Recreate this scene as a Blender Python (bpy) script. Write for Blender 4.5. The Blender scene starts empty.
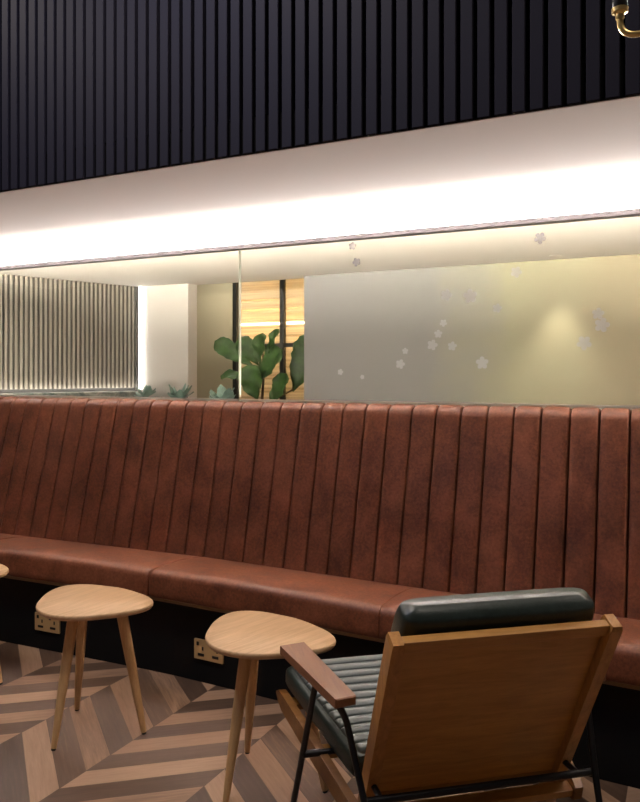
import bpy, bmesh, math, random
from mathutils import Vector, Matrix
random.seed(7)
scene = bpy.context.scene
COL = scene.collection
R = math.radians

# ------------------------------------------------------------------ node helpers
class NT:
    def __init__(s, name):
        s.m = bpy.data.materials.new(name); s.m.use_nodes = True
        s.t = s.m.node_tree; s.n = s.t.nodes; s.l = s.t.links
        s.n.clear()
        s.out = s.n.new('ShaderNodeOutputMaterial')
    def link(s, a, b): s.l.new(a, b)
    def new(s, t, **k):
        nd = s.n.new(t)
        for a, v in k.items(): setattr(nd, a, v)
        return nd
    def inp(s, nd, i, v):
        if isinstance(v, bpy.types.NodeSocket): s.link(v, nd.inputs[i])
        elif v is not None: nd.inputs[i].default_value = v
    def math(s, op, a, b=None, c=None):
        nd = s.new('ShaderNodeMath', operation=op)
        s.inp(nd, 0, a); s.inp(nd, 1, b); s.inp(nd, 2, c)
        return nd.outputs[0]
    def coord(s, which='Object'):
        return s.new('ShaderNodeTexCoord').outputs[which]
    def mapping(s, vec, scale=(1, 1, 1), rot=(0, 0, 0)):
        nd = s.new('ShaderNodeMapping'); s.link(vec, nd.inputs['Vector'])
        nd.inputs['Scale'].default_value = scale; nd.inputs['Rotation'].default_value = rot
        return nd.outputs[0]
    def noise(s, vec, scale, detail=4, rough=.55, dist=0):
        nd = s.new('ShaderNodeTexNoise'); s.link(vec, nd.inputs['Vector'])
        nd.inputs['Scale'].default_value = scale; nd.inputs['Detail'].default_value = detail
        nd.inputs['Roughness'].default_value = rough; nd.inputs['Distortion'].default_value = dist
        return nd.outputs['Fac']
    def ramp(s, fac, stops, interp='LINEAR'):
        nd = s.new('ShaderNodeValToRGB'); s.link(fac, nd.inputs[0])
        cr = nd.color_ramp; cr.interpolation = interp
        while len(cr.elements) < len(stops): cr.elements.new(.5)
        for e, (p, c) in zip(cr.elements, stops):
            e.position = p; e.color = (*c, 1)
        return nd.outputs[0]
    def mix(s, fac, a, b, blend='MIX'):
        nd = s.new('ShaderNodeMix', data_type='RGBA', blend_type=blend)
        s.inp(nd, 0, fac)
        for i, v in ((6, a), (7, b)):
            if isinstance(v, tuple): v = (*v, 1) if len(v) == 3 else v
            s.inp(nd, i, v)
        return nd.outputs[2]
    def bsdf(s, color, rough=.5, metal=0, spec=.5, bump=None, bstr=.2, bdist=.01, coat=0, **kw):
        b = s.new('ShaderNodeBsdfPrincipled')
        if isinstance(color, tuple): color = (*color, 1)
        s.inp(b, 'Base Color', color); s.inp(b, 'Roughness', rough); s.inp(b, 'Metallic', metal)
        s.inp(b, 'Specular IOR Level', spec); s.inp(b, 'Coat Weight', coat)
        for k, v in kw.items(): s.inp(b, k, v)
        if bump is not None:
            bn = s.new('ShaderNodeBump'); s.link(bump, bn.inputs['Height'])
            bn.inputs['Strength'].default_value = bstr; bn.inputs['Distance'].default_value = bdist
            s.link(bn.outputs[0], b.inputs['Normal'])
        s.link(b.outputs[0], s.out.inputs[0])
        return s.m

def plain(name, c, rough=.5, metal=0, spec=.5):
    return NT(name).bsdf(c, rough, metal, spec)

def wood(name, dark, light, axis=(1, 12, 12), scale=6, rough=.45, knots=.0, coat=0):
    t = NT(name); co = t.coord()
    g = t.noise(t.mapping(co, axis), scale, 5, .6, .6)
    f = t.noise(t.mapping(co, tuple(a * 4 for a in axis)), scale * 2, 3, .6)
    v = t.math('ADD', t.math('MULTIPLY', g, .75), t.math('MULTIPLY', f, .25))
    c = t.ramp(v, [(.32, dark), (.62, light)])
    return t.bsdf(c, rough, bump=f, bstr=.08, bdist=.002, coat=coat)

def leather(name, dark, mid, light, rough=.42, scale=5, spec=.5):
    t = NT(name); co = t.coord()
    big = t.noise(t.mapping(co, (1, 1, .8)), scale, 6, .65, .3)
    fine = t.noise(co, scale * 14, 5, .72)
    v = t.math('ADD', t.math('MULTIPLY', big, .58), t.math('MULTIPLY', fine, .42))
    c = t.ramp(v, [(.36, dark), (.5, mid), (.66, light)])
    r = t.math('ADD', rough - .08, t.math('MULTIPLY', big, .18))
    grain = t.noise(co, 420, 2, .6)
    h = t.math('ADD', t.math('MULTIPLY', grain, .35), big)
    return t.bsdf(c, r, spec=spec, bump=h, bstr=.18, bdist=.006)

def emit(name, c, s):
    t = NT(name); e = t.new('ShaderNodeEmission')
    e.inputs[0].default_value = (*c, 1); e.inputs[1].default_value = s
    t.link(e.outputs[0], t.out.inputs[0]); return t.m

def floor_mat():
    t = NT('chevron_floor'); co = t.coord()
    sp = t.new('ShaderNodeSeparateXYZ'); t.link(co, sp.inputs[0])
    X, Y = sp.outputs[0], sp.outputs[1]
    W, P, S = .43, .124, .82
    xs = t.math('ADD', X, 2.34)
    c = t.math('FLOOR', t.math('DIVIDE', xs, W))
    tri = t.math('PINGPONG', xs, W)
    v = t.math('DIVIDE', t.math('SUBTRACT', t.math('ADD', Y, t.math('MULTIPLY', tri, S)), 2.234), P)
    k = t.math('FLOOR', v); fr = t.math('SUBTRACT', v, k)
    par = t.math('FLOORED_MODULO', t.math('ADD', k, c), 2.0)
    cv = t.new('ShaderNodeCombineXYZ'); t.link(c, cv.inputs[0]); t.link(k, cv.inputs[1])
    wn = t.new('ShaderNodeTexWhiteNoise', noise_dimensions='2D'); t.link(cv.outputs[0], wn.inputs['Vector'])
    rnd = wn.outputs['Value']
    # grain runs along the planks
    gv = t.new('ShaderNodeCombineXYZ')
    t.link(t.math('MULTIPLY', v, 5.0), gv.inputs[0]); t.link(t.math('MULTIPLY', X, 4.0), gv.inputs[1])
    t.link(t.math('MULTIPLY', rnd, 37.0), gv.inputs[2])
    g1 = t.noise(gv.outputs[0], 1.6, 5, .6, .5)
    g2 = t.noise(gv.outputs[0], 7, 4, .6)
    val = t.math('ADD', t.math('MULTIPLY', par, .50), t.math('MULTIPLY', rnd, .34))
    val = t.math('ADD', val, t.math('MULTIPLY', t.math('SUBTRACT', g1, .5), .55))
    val = t.math('ADD', val, t.math('MULTIPLY', t.math('SUBTRACT', g2, .5), .25))
    col = t.ramp(val, [(.0, (.082, .049, .034)), (.35, (.150, .090, .060)), (.62, (.36, .218, .140)), (.95, (.50, .325, .215))])
    # joints between planks
    e1 = t.math('LESS_THAN', fr, .022)
    e2 = t.math('LESS_THAN', t.math('MINIMUM', tri, t.math('SUBTRACT', W, tri)), .0016)
    gap = t.math('MAXIMUM', e1, e2)
    col = t.mix(t.math('MULTIPLY', gap, .6), col, (.05, .03, .022))
    h = t.math('SUBTRACT', t.math('MULTIPLY', g2, .3), gap)
    return t.bsdf(col, .48, spec=.4, bump=h, bstr=.15, bdist=.003)

def lit_wall_mat():
    t = NT('wall_painted_light'); co = t.coord()
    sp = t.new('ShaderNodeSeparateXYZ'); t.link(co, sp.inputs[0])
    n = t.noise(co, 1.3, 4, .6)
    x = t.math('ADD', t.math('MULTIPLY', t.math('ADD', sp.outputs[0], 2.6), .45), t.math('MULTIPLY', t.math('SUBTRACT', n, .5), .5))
    c = t.ramp(x, [(.12, (.245, .235, .248)), (.45, (.245, .238, .24)), (.68, (.33, .315, .225)), (.95, (.34, .295, .21))])  # cool light at left and warm light at right, painted into the wall colour
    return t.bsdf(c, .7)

def glass_mat():
    t = NT('clear_glass')
    tr = t.new('ShaderNodeBsdfTransparent'); tr.inputs[0].default_value = (.95, .97, .955, 1)
    gl = t.new('ShaderNodeBsdfGlossy'); gl.inputs['Roughness'].default_value = .0
    fr = t.new('ShaderNodeFresnel'); fr.inputs[0].default_value = 1.45
    mx = t.new('ShaderNodeMixShader')
    geo = t.new('ShaderNodeNewGeometry')
    t.link(t.math('MULTIPLY', fr.outputs[0], t.math('MULTIPLY', t.math('SUBTRACT', 1.0, geo.outputs['Backfacing']), .8)), mx.inputs[0]); t.link(tr.outputs[0], mx.inputs[1]); t.link(gl.outputs[0], mx.inputs[2])
    t.link(mx.outputs[0], t.out.inputs[0]); return t.m

def frost_mat(name, col, alpha, reeds=False):
    t = NT(name)
    tr = t.new('ShaderNodeBsdfTransparent'); d = t.new('ShaderNodeBsdfDiffuse'); d.inputs[0].default_value = (*col, 1)
    tl = t.new('ShaderNodeBsdfTranslucent'); tl.inputs[0].default_value = (*col, 1)
    ad = t.new('ShaderNodeMixShader'); ad.inputs[0].default_value = .5
    t.link(d.outputs[0], ad.inputs[1]); t.link(tl.outputs[0], ad.inputs[2])
    mx = t.new('ShaderNodeMixShader'); mx.inputs[0].default_value = alpha
    if reeds:
        n = t.noise(t.mapping(t.coord(), (.35, 1, 16)), 1.6, 3, .6)
        t.link(t.math('MULTIPLY_ADD', n, 1.3, -.22), mx.inputs[0])
    t.link(tr.outputs[0], mx.inputs[1]); t.link(ad.outputs[0], mx.inputs[2]); t.link(mx.outputs[0], t.out.inputs[0])
    return t.m

def leaf_mat(name, a, b):
    t = NT(name); co = t.coord()
    n = t.noise(co, 14, 4, .6)
    return t.bsdf(t.ramp(n, [(.35, a), (.65, b)]), .38, spec=.5)

def foliage_mat():
    t = NT('velvet_sage'); co = t.coord()
    n = t.noise(co, 9, 5, .65, 1.0)
    return t.bsdf(t.ramp(n, [(.35, (.05, .07, .065)), (.5, (.16, .17, .15)), (.66, (.32, .30, .27))]), .8)

M = dict(
    floor=floor_mat(), litwall=lit_wall_mat(), glass=glass_mat(),
    leather=leather('chestnut_leather', (.068, .021, .010), (.150, .047, .021), (.26, .092, .045), .45, 6, .32),
    green=leather('bottle_green_leather', (.014, .021, .017), (.022, .032, .027), (.034, .047, .040), .33, 4, .4),
    ribgreen=leather('grey_green_leather', (.055, .068, .066), (.072, .088, .085), (.09, .105, .10), .36, 4, 1.0),
    oak=wood('pale_oak', (.50, .305, .155), (.68, .44, .245), (1.2, 14, 14), 4, .42),
    oakleg=wood('pale_oak_leg', (.46, .27, .11), (.62, .395, .19), (14, 14, 1.2), 4, .42),
    honey=wood('honey_oak', (.31, .135, .026), (.48, .235, .052), (1.0, 9, 9), 5, .40),
    railw=wood('brown_oak_rail', (.17, .068, .016), (.27, .118, .030), (1, 9, 9), 5, .4),
    honeyv=wood('honey_oak_upright', (.27, .112, .022), (.44, .205, .048), (12, 12, 1), 5, .38),
    armw=wood('walnut_arm', (.155, .058, .023), (.24, .098, .042), (12, 1, 12), 5, .38),
    steel=plain('black_steel', (.022, .021, .023), .35, .6),
    slat=plain('black_navy_slat', (.0115, .011, .0185), .6, 0, .08),
    slatback=plain('black_felt', (.003, .003, .004), .9, 0, .1),
    white=plain('white_plaster', (.80, .745, .715), .8, 0, .2),
    offwhite=plain('off_white_plaster', (.58, .55, .535), .8, 0, .2),
    cream=plain('cream_plaster', (.62, .55, .40), .8, 0, .2),
    blackpaint=plain('matt_black_panel', (.0035, .0035, .004), .7, 0, .2),
    darkceil=plain('dark_ceiling', (.03, .03, .034), .9),
    sidewall=plain('charcoal_plaster', (.06, .057, .056), .8),
    brassplate=plain('satin_brass_plate', (.60, .42, .20), .42, .35),
    brass=plain('aged_brass', (.62, .44, .17), .32, .85),
    hole=plain('socket_black', (.008, .007, .006), .5),
    trimgold=plain('bronze_strip', (.20, .12, .06), .5, .2),
    alu=plain('dark_aluminium', (.10, .09, .095), .5, .3),
    rail=plain('satin_base_rail', (.60, .62, .57), .5, .1),
    greyslat=plain('grey_beige_slat', (.27, .24, .21), .6),
    greyback=plain('charcoal_backing', (.035, .033, .034), .8),
    frame=plain('black_window_frame', (.012, .012, .011), .45),
    gold=plain('gold_ribbed_panel', (.72, .52, .27), .5),
    led=emit('led_front', (1.0, .92, .87), 1150),
    ledback=emit('led_back', (1.0, .89, .72), 650),
    upfill=emit('added_uplight', (1.0, .90, .73), 165),
    ledslat=emit('led_slat', (1.0, .90, .80), 26),
    ledvert=emit('led_vertical', (1.0, .93, .86), 9),
    tube=emit('lamp_tube', (1.0, .68, .34), 46),
    frost=frost_mat('etched_frost', (.88, .88, .97), .42),
    reeded=frost_mat('reeded_glass', (.95, .90, .78), .5, True),
    edge=frost_mat('glass_edge', (.92, .95, .88), .75),
    leaf=leaf_mat('fig_leaf', (.022, .06, .012), (.05, .12, .028)),
    bark=plain('fig_bark', (.10, .065, .04), .8),
    pot=plain('grey_pot', (.25, .24, .23), .7),
    soil=plain('soil', (.03, .02, .015), .95),
    sage=foliage_mat(),
    succ=leaf_mat('blue_green_leaf', (.12, .20, .175), (.26, .36, .32)),
    rubber=plain('black_foot', (.01, .01, .01), .7),
)

# ------------------------------------------------------------------ mesh helpers
class MB:
    def __init__(s): s.b = bmesh.new()
    def box(s, c, size, rot=None, bev=0, seg=2):
        bm = bmesh.new(); bmesh.ops.create_cube(bm, size=1)
        bmesh.ops.scale(bm, vec=Vector(size), verts=bm.verts)
        if bev: bmesh.ops.bevel(bm, geom=bm.edges[:], offset=bev, segments=seg, profile=.6, affect='EDGES')
        m = Matrix.Translation(Vector(c))
        if rot is not None: m = m @ rot
        bmesh.ops.transform(bm, matrix=m, verts=bm.verts); s.add(bm); return s
    def add(s, bm):
        me = bpy.data.meshes.new('t'); bm.to_mesh(me); bm.free(); s.b.from_mesh(me); bpy.data.meshes.remove(me)
    def tube(s, pts, rad, n=14, cap=True):
        pts = [Vector(p) for p in pts]
        rads = rad if isinstance(rad, (list, tuple)) else [rad] * len(pts)
        rings = []; up = None
        for i, p in enumerate(pts):
            d = (pts[min(i + 1, len(pts) - 1)] - pts[max(i - 1, 0)]).normalized()
            if up is None:
                up = d.orthogonal().normalized()
            up = (up - d * up.dot(d)).normalized(); sd = d.cross(up)
            rings.append([s.b.verts.new(p + rads[i] * (math.cos(a) * up + math.sin(a) * sd)) for a in [2 * math.pi * k / n for k in range(n)]])
        for a, b in zip(rings, rings[1:]):
            for k in range(n):
                s.b.faces.new((a[k], a[(k + 1) % n], b[(k + 1) % n], b[k]))
        if cap:
            s.b.faces.new(rings[0][::-1]); s.b.faces.new(rings[-1])
        return s
    def lathe(s, prof, c=(0, 0, 0), n=32, rot=None):
        rings = []; m = Matrix.Translation(Vector(c))
        if rot is not None: m = m @ rot
        for r, z in prof:
            rings.append([s.b.verts.new(m @ Vector((r * math.cos(2 * math.pi * k / n), r * math.sin(2 * math.pi * k / n), z))) for k in range(n)])
        for a, b in zip(rings, rings[1:]):
            for k in range(n): s.b.faces.new((a[k], a[(k + 1) % n], b[(k + 1) % n], b[k]))
        s.b.faces.new(rings[0][::-1]); s.b.faces.new(rings[-1]); return s
    def loft(s, rings, closed=True, caps=True):
        vs = [[s.b.verts.new(p) for p in r] for r in rings]
        n = len(vs[0])
        for a, b in zip(vs, vs[1:]):
            for k in range(n if closed else n - 1):
                s.b.faces.new((a[k], a[(k + 1) % n], b[(k + 1) % n], b[k]))
        if caps and closed:
            s.b.faces.new(vs[0][::-1]); s.b.faces.new(vs[-1])
        return s
    def build(s, name, mat, parent=None, smooth=False, loc=None, angle=40):
        bmesh.ops.recalc_face_normals(s.b, faces=s.b.faces)
        me = bpy.data.meshes.new(name); s.b.to_mesh(me); s.b.free()
        o = bpy.data.objects.new(name, me); COL.objects.link(o)
        me.materials.append(M[mat] if isinstance(mat, str) else mat)
        if smooth:
            for p in me.polygons: p.use_smooth = True
            me.set_sharp_from_angle(angle=R(angle))
        if parent is not None: o.parent = parent
        if loc is not None: o.location = loc
        return o

def thing(name, label, cat, loc=(0, 0, 0), rz=0, group=None):
    o = bpy.data.objects.new(name, None); COL.objects.link(o)
    o.location = loc; o.rotation_euler = (0, 0, rz); o.empty_display_size = .1
    o['label'] = label; o['category'] = cat
    if group: o['group'] = group
    return o
def tag(o, label, cat, group=None):
    o['label'] = label; o['category'] = cat
    if group: o['group'] = group
    return o
def struct(o, label, cat):
    o['kind'] = 'structure'; o['label'] = label; o['category'] = cat; return o

ZS = 2.13        # soffit height
YS = 2.12        # front of the slatted bulkhead
YG = 3.44        # glass line
YW = 4.955       # back wall behind the glass
MAINZ = 3.4

# ------------------------------------------------------------------ the room
struct(MB().box((-1, 1.3, -.05), (9, 11, .1)).build('floor', 'floor'), 'brown and grey chevron plank floor in front of the banquette', 'floor')
struct(MB().box((-1, (YS + .020 + YW + .12) / 2, ZS + .06), (8, YW + .10 - YS, .12)).build('ceiling', 'white'),
       'low white ceiling washed by the light line above the glass', 'ceiling')
struct(MB().box((-1, -1.0, MAINZ + .05), (8, 6.3, .1)).build('ceiling_main', 'darkceil'), 'dark high ceiling above the slatted bulkhead', 'ceiling')
struct(MB().box((-5.0, -.30, MAINZ / 2), (.1, 7.6, MAINZ)).build('wall_side', 'sidewall'), 'dark plain wall at the left end of the banquette', 'wall')
pitch = .02318 * YS
b = MB(); x = -.0751 * YS + pitch / 2 - 70 * pitch
gapw = pitch * .29
for i in range(92):
    b.box((x + i * pitch, YS + .006, (ZS + MAINZ) / 2), (pitch - gapw, .012, MAINZ - ZS - .002), bev=.0015, seg=1)
    b.box((x + i * pitch, YS + .022, (ZS + .122 + MAINZ) / 2), (pitch - gapw, .022, MAINZ - ZS - .126))
wb = struct(b.build('wall_bulkhead', 'slat'), 'black vertical timber slats cladding the bulkhead above the seating', 'wall')
MB().box((-1, YS + .055, (ZS + .125 + MAINZ) / 2), (8, .045, MAINZ - ZS - .13)).build('wall_backing', 'slatback', wb)

struct(MB().box((-1, YS + .0165, ZS + .0615), (8, .004, .119)).build('trim_1', 'slatback'), 'black edge board behind the foot of the slats', 'trim')
struct(MB().box((.818, YW + .06, ZS / 2), (6.8 - 0.01, .12, ZS)).build('wall_back', 'litwall'), 'back wall behind the glass, cool and warm light painted in as grey to olive', 'wall')
struct(MB().box((-4.0, YW + .06, 1.1), (.74, .12, 2.2)).build('wall_white', 'offwhite'), 'white wall section beside the grey slats behind the glass', 'wall')
# recess with the window
struct(MB().box((-4.15, 5.78, 1.25), (.92, .12, 2.5)).build('wall_recess', 'cream'), 'beige wall section left of the gold window', 'wall')
struct(MB().box((-3.4, 6.0, 2.56), (3.6, 2.0, .12)).build('ceiling_recess', 'cream'), 'ceiling over the recess behind the fig', 'ceiling')
struct(MB().box((-1.75, 5.6, 1.25), (.1, 1.2, 2.5)).build('wall_right', 'cream'), 'side wall closing the recess on the right', 'wall')
# corridor left slatted wall
A, B = Vector((-4.60, 3.55, 0)), Vector((-4.16, 4.94, 0))
dv = (B - A); L = dv.length; dv.normalize(); ang = math.atan2(dv.y, dv.x); nrm = Vector((dv.y, -dv.x, 0))
rot = Matrix.Rotation(ang, 4, 'Z')
b = MB(); n = int(L / .038)
for i in range(n):
    p = A + dv * (.019 + i * .038) + nrm * .012
    b.box((p.x, p.y, (1.285 + ZS) / 2), (.020, .024, ZS - 1.285 - .004), rot)
ws = struct(b.build('wall_left', 'greyslat'), 'grey beige slatted wall at the far left behind the glass', 'wall')
mid = (A + B) / 2
MB().box((mid.x - nrm.x * .03, mid.y - nrm.y * .03, ZS / 2), (L, .055, ZS - .004), rot).build('wall_backing', 'greyback', ws)
p = mid + nrm * .05
sb = MB().box((p.x, p.y, .63), (L - .02, .09, 1.26), rot, .012).build('upholstered_back', 'sage')
tag(sb, 'mottled sage green padded bench back below the grey slatted wall', 'bench back')
ls = thing('light_strip', 'glowing horizontal light strip along the foot of the grey slatted wall', 'light strip')
p = mid + nrm * .04
MB().box((p.x, p.y, 1.266), (L - .03, .016, .010), rot).build('diffuser', 'ledslat', ls)
MB().box((p.x + nrm.x * .014, p.y + nrm.y * .014, 1.2665), (L - .03, .010, .011), rot).build('channel', 'alu', ls)
ls2 = thing('light_strip', 'upright glowing light strip at the corner beside the white wall', 'light strip')
MB().box((-4.101, 4.935, (1.27 + ZS) / 2), (.020, .018, ZS - 1.27 - .01)).build('diffuser', 'ledvert', ls2)
MB().box((-4.118, 4.935, (1.27 + ZS) / 2), (.012, .03, ZS - 1.27 - .01)).build('channel', 'alu', ls2)

# window in the recess: black steel frame, ribbed gold panel behind
w = MB()
for xx in (-3.666, -3.182, -2.70, -2.20):
    w.box((xx, 5.72, 1.25), (.040, .05, 2.5))
for zz in (.03, .85, 1.651, 2.47):
    w.box((-2.93, 5.722, zz), (1.50, .044, .034))
win = struct(w.build('window_1', 'frame'), 'black framed tall window glowing gold behind the fig', 'window')
MB().box((-2.93, 5.735, 1.25), (1.46, .006, 2.42)).build('pane', 'reeded', win)
r = MB()
rings = []
for i in range(181):
    z = .0 + 2.5 * i / 180
    o_ = .018 * abs(math.sin(i * math.pi / 6)) 
    rings.append([Vector((-4.1, 6.30 - o_, z)), Vector((-1.8, 6.30 - o_, z)), Vector((-1.8, 6.36, z)), Vector((-4.1, 6.36, z))])
r.loft(rings)
struct(r.build('wall_ribbed', 'gold'), 'gold horizontally ribbed wall seen through the black window', 'wall')
struct(MB().box((-4.13, 6.10, 1.25), (.06, .52, 2.5)).build('wall_side', 'cream'), 'side of the lit bay behind the window', 'wall')
tl = thing('tube_lamp', 'warm horizontal tube lamp glowing behind the black framed window', 'lamp', (-2.66, 6.2, 1.88))
MB().tube([(-1.38, 0, 0), (.75, 0, 0)], .012, 12).build('tube', 'tube', tl, True)
MB().box((-.3, .046, 0), (2.1, .076, .012)).build('bracket', 'frame', tl)

# ------------------------------------------------------------------ light line above the glass
hd = thing('linear_light', 'thin dark light line running along the ceiling edge over the glass', 'light', (0, 0, 0))
x0, x1 = -4.9, 1.6; xc = (x0 + x1) / 2; xl = x1 - x0
MB().box((xc, YG, 2.084), (xl, .056, .025)).build('profile', 'alu', hd)
MB().box((xc, YG, 2.113), (xl, .008, .034)).build('spine', 'alu', hd)
def strip(y0, z0, y1, z1, mat):
    m = MB(); m.loft([[Vector((x0, y0, z0)), Vector((x0, y1, z1)), Vector((x0, y1, z1 + .001)), Vector((x0, y0, z0 + .001))],
                      [Vector((x1, y0, z0)), Vector((x1, y1, z1)), Vector((x1, y1, z1 + .001)), Vector((x1, y0, z0 + .001))]])
    m.build('diffuser', mat, hd)
strip(YG - .022, 2.0975, YG - .006, 2.115, 'led')
strip(YG + .022, 2.0985, YG + .006, 2.112, 'ledback')
MB().box((xc, YG + .030, 2.092), (xl, .004, .026)).build('lip', 'alu', hd)

ul = thing('light_strip', 'added unseen upward light strip behind the banquette back, brightening the corridor ceiling', 'light strip')
MB().box((-1.4, 3.50, 1.125), (5.8, .016, .008)).build('diffuser', 'upfill', ul)  # unseen glowing strip, added to brighten the corridor ceiling and wall
MB().box((-1.4, 3.50, .56), (5.8, .07, 1.12)).build('ledge', 'blackpaint', ul)
# ------------------------------------------------------------------ glass screen
jx = -2.173
def blossom(m, cx, cz, r, a0, y):
    pts = []
    n = 60
    for k in range(n):
        a = 2 * math.pi * k / n
        rr = r * (.55 + .45 * abs(math.cos(2.5 * a)) ** .7)
        pts.append((cx + rr * math.cos(a + a0), cz + rr * math.sin(a + a0)))
    m.loft([[Vector((px, y, pz)) for px, pz in pts], [Vector((px, y - .0012, pz)) for px, pz in pts]])
BL = [(-1.514, 2.04, .020), (-1.492, 1.958, .022), (-0.6, 2.006, .026), (-0.705, 1.861, .026), (-1.031, 1.772, .028), (-0.916, 1.762, .034),
      (-0.791, 1.701, .022), (-1.099, 1.538, .026), (-1.07, 1.59, .020), (-1.002, 1.531, .022), (-1.045, 1.641, .018), (-1.235, 1.511, .016),
      (-1.26, 1.448, .024), (-0.86, 1.451, .030), (-1.58, 1.41, .016), (-0.413, 1.535, .032), (-0.34, 1.611, .032), (-0.356, 1.66, .026), (-1.46, 1.385, .012),
      (-.12, 1.9, .03), (.1, 1.6, .03)]
for (a, bb, lab) in ((-4.9, jx - .003, 'plain glass pane left of the joint, in front of the fig'), (jx + .003, 1.5, 'wide glass pane right of the joint, etched with pale blossoms')):
    g = thing('glass_panel', lab, 'glass panel', ((a + bb) / 2, YG, 1.27), group='glass panes above the banquette')
    MB().box((0, 0, .398), (bb - a, .010, .796)).build('pane', 'glass', g)
    if a < -3:
        MB().box(((bb - a) / 2 - .003, 0, .4025), (.009, .0104, .796)).build('edge', 'edge', g)
    else:
        random.seed(3)
        for (bx, bz, br) in BL:
            m = MB(); blossom(m, bx - (a + bb) / 2, bz - 1.27, br, random.random() * 6, -.0052)
            m.build('blossom', 'frost', g)
    MB().box((0, 0, -.013), (bb - a, .022, .016), bev=.002).build('base_rail', 'rail', g)

# ------------------------------------------------------------------ banquette
bq = thing('banquette', 'long chestnut leather banquette with vertically channelled back and black base', 'bench')
AP = -2.2; SL = math.tan(R(2.3))
def bend(v, yb=3.43, yf=3.15):
    w_ = max(0., min(1., (yb - v.y) / (yb - yf)))
    sm = math.sqrt((v.x - AP) ** 2 + .05 ** 2) - .05
    return Vector((v.x, v.y - SL * sm * w_, v.z))
# backrest
prof = []
y_b, z_b, y_t, z_t = 3.150, .40, 3.330, 1.205
for i in range(15):
    f = i / 14; prof.append((y_b + (y_t - y_b) * f, z_b + (z_t - z_b) * f))
tan_a = math.atan2(z_t - z_b, y_t - y_b)
rc = .055; cx_ = y_t + rc * math.sin(tan_a); cz_ = z_t - rc * math.cos(tan_a)
for i in range(1, 8):
    a = tan_a - tan_a * i / 7
    prof.append((cx_ - rc * math.sin(a), cz_ + rc * math.cos(a)))
prof.append((3.424, prof[-1][1] - .004))
NP = len(prof)
norms = []
for i in range(NP):
    a_, b_ = prof[max(i - 1, 0)], prof[min(i + 1, NP - 1)]
    d = Vector((b_[0] - a_[0], b_[1] - a_[1])).normalized(); norms.append(Vector((-d.y, d.x)))
CW = .1176; X0 = -.4545 - 38 * CW
m = MB(); us = [0, .038, .055, .09, .16, .26, .38, .5, .62, .74, .84, .91, .945, .962]
rings = []
random.seed(11)
for c in range(48):
    amp = random.uniform(.85, 1.12)
    for u in us:
        t_ = abs(2 * u - 1)
        bul = .013 * amp * (1 - t_ ** 6) ** .5 - .002
        if u == 0: bul = -.032
        X = X0 + (c + u) * CW
        ring = []
        for j, (py, pz) in enumerate(prof):
            wv = 1 + .25 * math.sin(j * .9 + c * 2.1) * (.5 if j < 10 else .1)
            k = bul * wv if u else bul
            if j >= NP - 2: k *= .5
            if j == NP - 1: k = -.004
            ring.append(bend(Vector((X, py + norms[j].x * k, pz + norms[j].y * k))))
        ring.append(bend(Vector((X, 3.424, .40))))
        rings.append(ring)
m.loft(rings)
m.build('backrest', 'leather', bq, True, angle=75)
# seat cushions
def seat(xa, xb, ka=1.0, kb=1.0):
    pr = [(3.19, .385), (3.19, .462), (3.14, .474), (3.05, .487), (2.95, .496), (2.87, .500), (2.82, .500), (2.775, .498), (2.753, .493), (2.740, .482), (2.735, .466),
          (2.733, .43), (2.732, .41), (2.734, .39), (2.742, .378), (2.76, .374), (3.0, .374)]
    cy, cz = 2.98, .43
    m = MB(); rings = []
    ends = [(0, .06), (.002, .025), (.006, .010), (.013, .002), (.022, 0)]
    xs = [(xa + e * ka, s_ * ka) for e, s_ in ends]
    k = max(2, int((xb - xa) / .08))
    xs += [(xa + .022 + (xb - xa - .044) * i / k, 0) for i in range(1, k)]
    xs += [(xb - e * kb, s_ * kb) for e, s_ in reversed(ends)]
    for X, s_ in xs:
        sag = .006 * math.sin(math.pi * (X - xa) / (xb - xa))
        rings.append([bend(Vector((X, y + (cy - y) * s_ * (.8 if y < cy else 0), z + (cz - z) * s_ * 2.0 + (sag if z > .46 and y < 3.1 else 0) )), 99, 98) for y, z in pr])
    m.loft(rings); return m.build('seat_cushion', 'leather', bq, True, angle=60)
for args in ((-4.90, -3.392), (-3.388, -2.232), (-2.228, -1.0745, 1, .3), (-1.0735, .088, .3, 1), (.092, 1.25)):
    seat(*args)
def bentbox(y0, y1, z0, z1, name, mat):
    m = MB(); rings = []
    for i in range(39):
        X = -4.90 + 6.15 * i / 38
        rings.append([bend(Vector((X, y, z)), 99, 98) for y, z in ((y0, z0), (y1, z0), (y1, z1), (y0, z1))])
    m.loft(rings); return m.build(name, mat, bq)
bentbox(2.752, 2.85, .361, .3735, 'edge_strip', 'trimgold')
bentbox(2.825, 3.16, 0.001, .3605, 'plinth', 'blackpaint')

# sockets on the plinth
def socket(xc_, zc, label):
    base = bend(Vector((xc_, 2.825, zc)), 99, 98); rz = math.atan2(bend(Vector((xc_ + .1, 2.825, 0)), 99, 98).y - base.y, .1)
    t = thing('power_socket', label, 'power socket', base, rz, 'brass sockets on the black base')
    MB().box((0, -.006, 0), (.160, .011, .090), bev=.003).build('plate', 'brassplate', t)
    for s in (-1, 1):
        cx = s * .040
        MB().box((cx - .018, -.0125, .026), (.012, .004, .016), bev=.001).build('switch', 'hole', t)
        h = MB().box((cx + .010, -.0120, .006), (.007, .003, .016)); h.build('earth_slot', 'hole', t)
        MB().box((cx, -.0120, -.022), (.034, .003, .011)).build('pin_slot', 'hole', t)
socket(-1.945, .152, 'brass double power socket on the black base left of the middle wooden table')
socket(-2.915, .142, 'brass double power socket on the black base, half behind the left wooden table')

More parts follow.
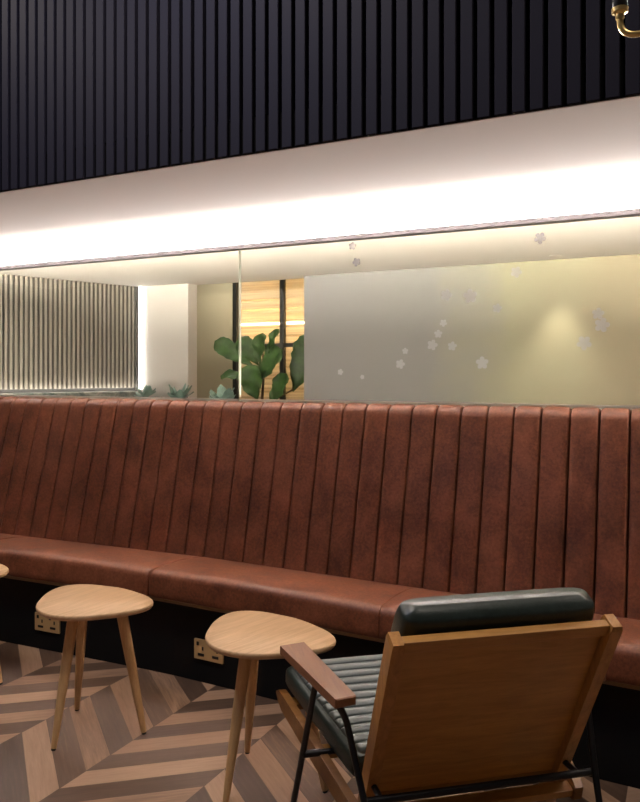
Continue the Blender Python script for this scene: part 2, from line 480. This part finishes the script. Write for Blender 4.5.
# ------------------------------------------------------------------ side tables
def tri_outline(n=96):
    key = [(0, .211), (30, .207), (58, .205), (80, .226), (94, .247), (106, .259), (117, .249), (129, .224), (150, .186), (180, .172)]
    key = [(-d, r) for d, r in key[:0:-1]] + key
    key = key + [(d + 360, r) for d, r in key[1:6]]
    def rad(d):
        if d > 180: d -= 360
        for i in range(len(key) - 1):
            if key[i][0] <= d <= key[i + 1][0]:
                p = [key[max(0, i - 1)], key[i], key[i + 1], key[i + 2] if i + 2 < len(key) else key[i + 1]]
                t = (d - p[1][0]) / (p[2][0] - p[1][0])
                h = p[2][0] - p[1][0]
                m1 = (p[2][1] - p[0][1]) / max(1e-6, p[2][0] - p[0][0]) * h
                m2 = (p[3][1] - p[1][1]) / max(1e-6, p[3][0] - p[1][0]) * h
                return (2*t**3-3*t*t+1)*p[1][1] + (t**3-2*t*t+t)*m1 + (-2*t**3+3*t*t)*p[2][1] + (t**3-t*t)*m2
        return key[-1][1]
    rs = [rad(360 * k / n) for k in range(n)]
    for _ in range(2): rs = [(rs[k - 1] + 2 * rs[k] + rs[(k + 1) % n]) / 4 for k in range(n)]
    return [(rs[k] * math.cos(2 * math.pi * k / n), rs[k] * math.sin(2 * math.pi * k / n)) for k in range(n)]
def make_table(label, loc, rz):
    t = thing('side_table', label, 'side table', loc, rz, 'three legged oak side tables')
    o = tri_outline(); m = MB(); H = .516
    rings = []
    for ins, z in ((.016, H - .024), (.006, H - .020), (.001, H - .013), (0, H - .007), (.0015, H - .002), (.004, H)):
        rings.append([Vector((x * (1 - ins / .22), y * (1 - ins / .22), z)) for x, y in o])
    m.loft(rings); m.build('tabletop', 'oak', t, True, angle=50)
    for k in range(3):
        a = (0, R(115), R(-115))[k]; rf = (.180, .212, .212)[k]; rt = rf - .095
        top = Vector((rt * math.cos(a), rt * math.sin(a), H - .022)); ft = Vector((rf * math.cos(a), rf * math.sin(a), .008))
        lg = MB().tube([ft.lerp(top, f) for f in (0, .1, .3, .55, .8, 1)], [.0105, .0125, .0158, .019, .021, .0215], 18).build('leg', 'oakleg', t, True)
        d = (top - ft).normalized()
        MB().tube([ft - d * .008, ft + d * .001], [.0085, .0095], 14).build('foot', 'rubber', lg, True)
    return t
make_table('whole oak three legged side table standing at left before the banquette', (-2.106, 2.244, 0), R(264.3))
make_table('oak three legged side table beside the lounge chair arm', (-1.306, 2.226, 0), R(254))
make_table('oak side table at the left photo edge, only its rounded tip in view', (-2.991, 2.327, 0), R(264))

# ------------------------------------------------------------------ lounge chair
ch = thing('lounge_chair', 'honey oak lounge chair with green leather cushions seen from behind', 'armchair', (-.380, 1.790, 0), R(26.26 + 13))
BT, BB = Vector((0, 0, .745)), Vector((0, .285, .185))     # back plane top and bottom
bd = (BT - BB); BL_ = bd.length; bz = bd.normalized(); bx = Vector((1, 0, 0)); by = bz.cross(bx)   # by points forward/up
def bframe(x, f, yoff, w, l, d):
    """a box in the reclined back: x, fraction along, offset, sizes"""
    c = BB + bd * f + by * yoff + bx * x
    rotm = Matrix((bx, by, bz)).transposed().to_4x4()
    return c, (w, d, l), rotm
fwd = 1 if by.y > 0 else -1
by = by * fwd
for s in (-1, 1):
    top = BT + bx * s * .302; bot = BB + bx * s * .292 - bz * .14
    m = MB(); rings = []
    for f in (0, .02, .98, 1):
        p = bot.lerp(top, f); i_ = .003 if f in (0, 1) else 0
        wx, wy = .017 - i_, .026 - i_
        rings.append([p + bx * a * wx + by * c for a, c in ((-1, -.012 + i_), (1, -.012 + i_), (1, .040 - i_), (-1, .040 - i_))])
    m.loft(rings); m.build('back_post', 'honeyv', ch)
c, sz, rm = bframe(0, .965, .012, .572, .036, .024); MB().box(c, sz, rm, .002).build('top_rail', 'honey', ch)
c, sz, rm = bframe(0, .475, .018, .560, .62, .012); MB().box(c, sz, rm, .001).build('back_panel', 'honey', ch)
c, sz, rm = bframe(0, .03, .012, .556, .034, .022); MB().box(c, sz, rm, .002).build('bottom_rail', 'honey', ch)
# back cushion
def pad(name, mat, hw, hl, hd, org, ux, uy, uz, parent, flare=0, nu=28, nv=40, ribs=0, rdepth=.006, rexp=5, ribaxis='v'):
    """rounded-box pad: superellipse cross sections along uy"""
    m = MB(); rings = []
    for i in range(nv + 1):
        v = -1 + 2 * i / nv
        e = (1 - abs(v) ** rexp) ** (1 / rexp) if abs(v) < 1 else .0
        e = max(e, .02)
        ring = []
        for k in range(nu):
            a = 2 * math.pi * k / nu
            ca, sa = math.cos(a), math.sin(a)
            px = math.copysign(abs(ca) ** (2 / 9), ca); pz = math.copysign(abs(sa) ** (2 / 4.5), sa)
            w_ = (hw + flare * v) * (1 - (1 - e) * .18)
            dz = hd * e * pz
            if ribs and pz > .3: dz += rdepth * (abs(math.sin(math.pi * ribs * (v + 1) / 2)) ** .4 - 1)
            ring.append(org + ux * (px * w_) + uy * (v * hl) + uz * dz)
        rings.append(ring)
    m.loft(rings); return m.build(name, mat, parent, True, angle=60)
uz_ = by; ctr = BB + bd * .550 + by * .084
bc = pad('back_cushion', 'green', (.278), .315, .052, ctr, bx, bz, uz_, ch, nu=48, nv=60, rexp=6.5)
# seat: frame line from rear (y .28) to front (y .75), rising
S0, S1 = Vector((0, .235, .205)), Vector((0, .765, .335))
sd = (S1 - S0); sl = sd.length; sy = sd.normalized(); sz_ = Vector((0, -sy.z, sy.y))
def hwid(f): return .322 + .120 * f
for s in (-1, 1):
    m = MB(); rings = []
    for f, h0, h1 in ((-.04, -.03, .010), (.0, -.046, .014), (.6, -.050, .016), (.94, -.046, .014), (1.0, -.030, .010), (1.03, -.012, -.004)):
        p = S0 + sd * f + bx * s * (hwid(f) + .012)
        p = p - sz_ * .014
        rings.append([p + bx * a + sz_ * h for a, h in ((-.013, h0), (.013, h0), (.013, h1), (-.013, h1))])
    m.loft(rings); m.build('seat_rail', 'railw', ch, True, angle=35)
for f in (.02, .5, .93):
    p = S0 + sd * f - sz_ * .034
    MB().box(p, (2 * hwid(f) - .004, .04, .022), Matrix((bx, sy, sz_)).transposed().to_4x4(), .002).build('cross_slat', 'honey', ch)
ctr = (S0 + S1) / 2 + sz_ * .048 + sy * .062
sc = pad('seat_cushion', 'green', .388, sl / 2 - .040, .048, ctr - sz_ * .008, bx, sy, sz_, ch, flare=.062, nu=48, nv=60, rexp=12)
st = pad('ribbed_top', 'ribgreen', .366, sl / 2 - .052, .024, ctr + sz_ * .030, bx, sy, sz_, sc, flare=.060, nu=48, nv=180, ribs=12, rdepth=.012, rexp=12)
st['label'] = 'grey green leather seat top with stitched cross ribs'
# arms and steel side frames
def fillet(pts, r, n=6):
    out = [Vector(pts[0])]
    for a, b_, c_ in zip(pts, pts[1:], pts[2:]):
        a, b_, c_ = Vector(a), Vector(b_), Vector(c_)
        d1 = (a - b_).normalized(); d2 = (c_ - b_).normalized()
        p1, p2 = b_ + d1 * r, b_ + d2 * r
        for i in range(n + 1):
            t_ = i / n; out.append((1 - t_) ** 2 * p1 + 2 * t_ * (1 - t_) * b_ + t_ ** 2 * p2)
    out.append(Vector(pts[-1])); return out
for s in (-1, 1):
    a0, a1 = Vector((s * .386 if s < 0 else .356, .175, .545)), Vector((s * .462, .548, .565))
    d = (a1 - a0).normalized(); side = d.cross(Vector((0, 0, 1))).normalized(); upv = side.cross(d)
    m = MB(); rings = []
    for f, w_, i_ in ((0, .029, .003), (.01, .031, 0), (.5, .035, 0), (.99, .040, 0), (1, .038, .003)):
        p = a0.lerp(a1, f)
        rings.append([p + side * sx * (w_ - i_) + upv * sz2 for sx, sz2 in ((-1, i_ - .026), (1, i_ - .026), (1, -i_), (-1, -i_))])
    m.loft(rings); m.build('armrest', 'armw', ch)
    pts = fillet([(s * .466, .6215, -.1011), (s * .430, .345, .524), (s * .398, .215, .513), (s * .368, .240, .455), (s * .340, .150, .260), (s * .305, -.018, -.1011)], .028)
    MB().tube(pts, .0095, 14).build('leg_frame', 'steel', ch, True)
    MB().tube([(s * .446, .458, .262), (s * .392, .458, .262)], .011, 12).build('side_bolt', 'steel', ch, True)
MB().tube([(-.345, .165, .268), (.345, .165, .268)], .0105, 14).build('rear_bar', 'steel', ch, True)
MB().tube([(-.446, .458, .262), (.446, .458, .262)], .009, 12).build('front_bar', 'steel', ch, True)
for s in (-1, 1):
    MB().tube([(s * .292, .163, .268), (s * .292, .235, .268)], .009, 12).build('bracket', 'steel', ch, True)

for o in ch.children_recursive:
    o.data.transform(Matrix.Translation((0, 0, .094)) @ Matrix.Scale(.93, 4))
# ------------------------------------------------------------------ fiddle leaf fig behind the glass
fig = thing('fig_plant', 'fiddle leaf fig with broad dark green leaves before the gold window', 'plant', (-3.12, 5.25, 0))
MB().lathe([(.10, .0), (.13, .02), (.165, .36), (.165, .38), (.15, .38), (.145, .35)], n=36).build('pot', 'pot', fig, True)
MB().lathe([(.146, .32), (.146, .345)], n=30).build('soil', 'soil', fig)
def leaf(base, tip, width, nrm_, cup=.25, droop=.05):
    base, tip = Vector(base), Vector(tip); d = tip - base; Lh = d.length; d.normalize()
    nn = Vector(nrm_); nn = (nn - d * nn.dot(d)).normalized(); sd_ = d.cross(nn)
    m = MB(); grid = []
    N, K = 16, 8
    for i in range(N + 1):
        f = i / N
        if f < .15: w_ = .06 + .5 * (f / .15) ** 1.5 * .5
        else:
            g = (f - .15) / .85
            w_ = .31 + .69 * math.sin(min(1, g * 1.45) * math.pi / 2) if g < .69 else math.sqrt(max(0, 1 - ((g - .69) / .31) ** 2.4))
        w_ = max(w_, .02) * width / 2 * (1 + .06 * math.sin(i * 2.3))
        row = []
        for k in range(K + 1):
            u = -1 + 2 * k / K
            h = cup * abs(u) ** 1.5 * w_ + .012 * math.sin(f * 15 + u * 3) * abs(u) - droop * f * f
            row.append(base + d * (f * Lh) + sd_ * (u * w_) + nn * h)
        grid.append(row)
    top = [[m.b.verts.new(p) for p in r_] for r_ in grid]
    bot = [[m.b.verts.new(p - nn * .0015) for p in r_] for r_ in grid]
    for i in range(N):
        for k in range(K):
            m.b.faces.new((top[i][k], top[i + 1][k], top[i + 1][k + 1], top[i][k + 1]))
            m.b.faces.new((bot[i][k + 1], bot[i + 1][k + 1], bot[i + 1][k], bot[i][k]))
    for i in range(N):
        m.b.faces.new((top[i][0], bot[i][0], bot[i + 1][0], top[i + 1][0])); m.b.faces.new((top[i][K], top[i + 1][K], bot[i + 1][K], bot[i][K]))
    for k in range(K):
        m.b.faces.new((top[0][k], top[0][k + 1], bot[0][k + 1], bot[0][k])); m.b.faces.new((top[N][k + 1], top[N][k], bot[N][k], bot[N][k + 1]))
    return m.build('leaf', 'leaf', fig, True, angle=80)
MB().tube([(0, 0, .30), (.02, -.02, .7), (.0, .0, 1.1), (.03, -.02, 1.35), (.03, -.03, 1.60)], [.018, .016, .013, .010, .006], 10).build('stem', 'bark', fig, True)
fx, fy = fig.location.x, fig.location.y
def lw(bx_, bz_, tx, tz, wd, y=5.2, ty=None, n=(0.3, -1, .25), cup=.2):
    leaf((bx_ - fx, y - fy, bz_), (tx - fx, (ty or y) - fy, tz), wd, n, cup)
lw(-3.16, 1.46, -3.50, 1.685, .15, 5.2, 5.12)
lw(-3.13, 1.47, -3.27, 1.70, .15, 5.22, 5.15, (.5, -1, .1))
lw(-3.11, 1.47, -3.10, 1.72, .16, 5.2, 5.15, (-.3, -1, .2))
lw(-3.04, 1.52, -2.945, 1.755, .105, 5.2, 5.12, (-.6, -1, .1))
lw(-3.14, 1.31, -2.90, 1.60, .22, 5.2, 5.10, (-.3, -1, .4))
lw(-3.12, 1.18, -3.16, 1.46, .22, 5.18, 5.08, (0, -1, .3))
lw(-3.20, 1.38, -3.46, 1.42, .10, 5.22, 5.15, (0, -.7, .7))
lw(-2.86, 1.26, -2.64, 1.70, .27, 5.3, 5.26, (.2, -1, .1))
lw(-3.02, 1.12, -2.88, 1.40, .15, 5.22, 5.15, (-.2, -1, .2))
MB().tube([(.0, 0, 1.42), (.10, -.03, 1.53)], .006, 8).build('stalk', 'bark', fig, True)
MB().tube([(.0, 0, 1.15), (.16, .04, 1.22), (.27, .05, 1.28)], .007, 8).build('stalk', 'bark', fig, True)

# low leafy plants whose tops show above the banquette
def tuft(name, x, y, z, n, r, label, seed):
    random.seed(seed)
    t = thing(name, label, 'plant', (x, y, 0))
    MB().lathe([(.09, 0), (.12, .02), (.15, z - .14), (.14, z - .13), (.13, z - .16)], n=24).build('planter', 'pot', t, True)
    m = MB()
    for i in range(n):
        a = random.uniform(0, 6.283); el = random.uniform(.25, 1.1); l_ = r * random.uniform(.7, 1.1)
        d = Vector((math.cos(a) * math.cos(el), math.sin(a) * math.cos(el) * .7, math.sin(el)))
        s_ = d.cross(Vector((0, 0, 1))).normalized() * l_ * .22; c_ = Vector((0, 0, z - .14))
        u = s_.cross(d).normalized()
        pts = [c_ + d * l_ * f for f in (0.05, .45, .8, 1)]
        ws_ = (.25, 1, .75, .08)
        rings = [[p - s_ * w_ , p + u * .006, p + s_ * w_, p - u * .004] for p, w_ in zip(pts, ws_)]
        m.loft(rings)
    f_ = m.build('leaves', 'succ', t, True); f_['kind'] = 'stuff'
    return t
tuft('leafy_plant', -3.44, 4.58, 1.33, 26, .15, 'small blue green leafy plant peeking over the banquette left of the fig', 1)
tuft('leafy_plant', -3.06, 4.60, 1.31, 26, .16, 'small blue green leafy plant low in front of the fig', 2)
tuft('leafy_plant', -3.80, 4.62, 1.35, 16, .12, 'small green plant at the end of the grey slatted wall', 5)

# ------------------------------------------------------------------ brass pendant at the top right
pl = thing('pendant_lamp', 'brass curved lamp arm hanging before the black slats at top right', 'lamp', (.22, 1.6, MAINZ))
ox, oz = .22, MAINZ
MB().lathe([(.05, -.02), (.055, 0)], n=24).build('canopy', 'brass', pl, True)
MB().tube([(0, 0, -.01), (0, 0, 2.069 - oz)], .008, 12).build('stem', 'brass', pl, True)
pth = fillet([(0, 0, 2.069 - oz), (-.345, 0, 2.069 - oz), (-.345, 0, 2.119 - oz)], .035, 10)
MB().tube(pth, .0062, 14).build('arm', 'brass', pl, True)
MB().lathe([(.0075, 0), (.0085, .003), (.0085, .010), (.011, .012), (.0155, .014), (.016, .022), (.012, .024)], (-.345, 0, 2.104 - oz), 24).build('cup', 'brass', pl, True)
MB().lathe([(.011, 0), (.014, .004), (.016, .05), (.013, .06)], (-.345, 0, 2.123 - oz), 24).build('socket', 'hole', pl, True)
MB().lathe([(.012, 0), (.02, .02), (.032, .06), (.030, .085), (.012, .105)], (-.345, 0, 2.183 - oz), 24).build('bulb', 'edge', pl, True)
MB().lathe([(.005, -.02), (.016, -.012), (.018, 0), (.016, .012), (.005, .02)], (0, 0, 2.069 - oz), 24).build('hub', 'brass', pl, True)

# ------------------------------------------------------------------ downlight in the corridor ceiling
dl = thing('downlight', 'small recessed ceiling downlight throwing a pool on the back wall', 'light', (-.742, YW - .165, ZS))
MB().lathe([(.034, -.004), (.042, -.003), (.042, .0)], n=28).build('ring', 'white', dl, True)
def spot(name, loc, target, energy, size, blend, color, r=.02):
    l = bpy.data.lights.new(name, 'SPOT'); l.energy = energy; l.spot_size = R(size); l.spot_blend = blend; l.color = color; l.shadow_soft_size = r
    o = bpy.data.objects.new(name, l); COL.objects.link(o); o.location = loc
    o.rotation_euler = (Vector(target) - Vector(loc)).to_track_quat('-Z', 'Y').to_euler(); return o
def area(name, loc, target, energy, sx, sy, color):
    l = bpy.data.lights.new(name, 'AREA'); l.shape = 'RECTANGLE'; l.size = sx; l.size_y = sy; l.energy = energy; l.color = color
    o = bpy.data.objects.new(name, l); COL.objects.link(o); o.location = loc
    o.rotation_euler = (Vector(target) - Vector(loc)).to_track_quat('-Z', 'Y').to_euler(); return o
spot('corridor_spot', (-.742, YW - .165, ZS - .012), (-.742, YW - .15, 0), 40, 62, .8, (1, .90, .66))
# ceiling lamps of the main room (above and behind the camera)
WARM = (1, .88, .76)
for i, (x, y) in enumerate(((-3.0, 1.45), (-1.4, 1.45), (.4, 1.45), (-3.0, -1.6), (-1.2, -1.6), (.8, -1.6))):
    area('room_lamp', (x, y, MAINZ - .03), (x, y + .001, 0), (29 if y > 0 else 3) * (1.0 if x < -.5 else .5), .5, .5, WARM)
area('recess_lamp', (-3.75, 5.35, 2.45), (-3.7, 5.6, 0), 3, .25, .25, (1, .92, .78))
area('skylight', (-1.9, .9, MAINZ - .05), (-1.75, 2.12, 2.75), 20, .9, .5, (.35, .5, 1))

# ------------------------------------------------------------------ world, camera
wd = bpy.data.worlds.new('World'); scene.world = wd; wd.use_nodes = True
bg = wd.node_tree.nodes['Background']; bg.inputs[0].default_value = (1, .93, .88, 1); bg.inputs[1].default_value = .05
cd = bpy.data.cameras.new('Camera'); cam = bpy.data.objects.new('Camera', cd); COL.objects.link(cam)
cam.location = (0, 0, 1.4); cam.rotation_euler = (R(90), 0, R(26.26))
cd.sensor_fit = 'HORIZONTAL'; cd.sensor_width = 36; cd.lens = 36 * 750 / 640
cd.shift_y = -27 / 640; cd.clip_start = .05
scene.camera = cam
vs = scene.view_settings
vs.view_transform = 'Standard'; vs.look = 'None'; vs.gamma = 1; vs.use_curve_mapping = False; vs.exposure = 0
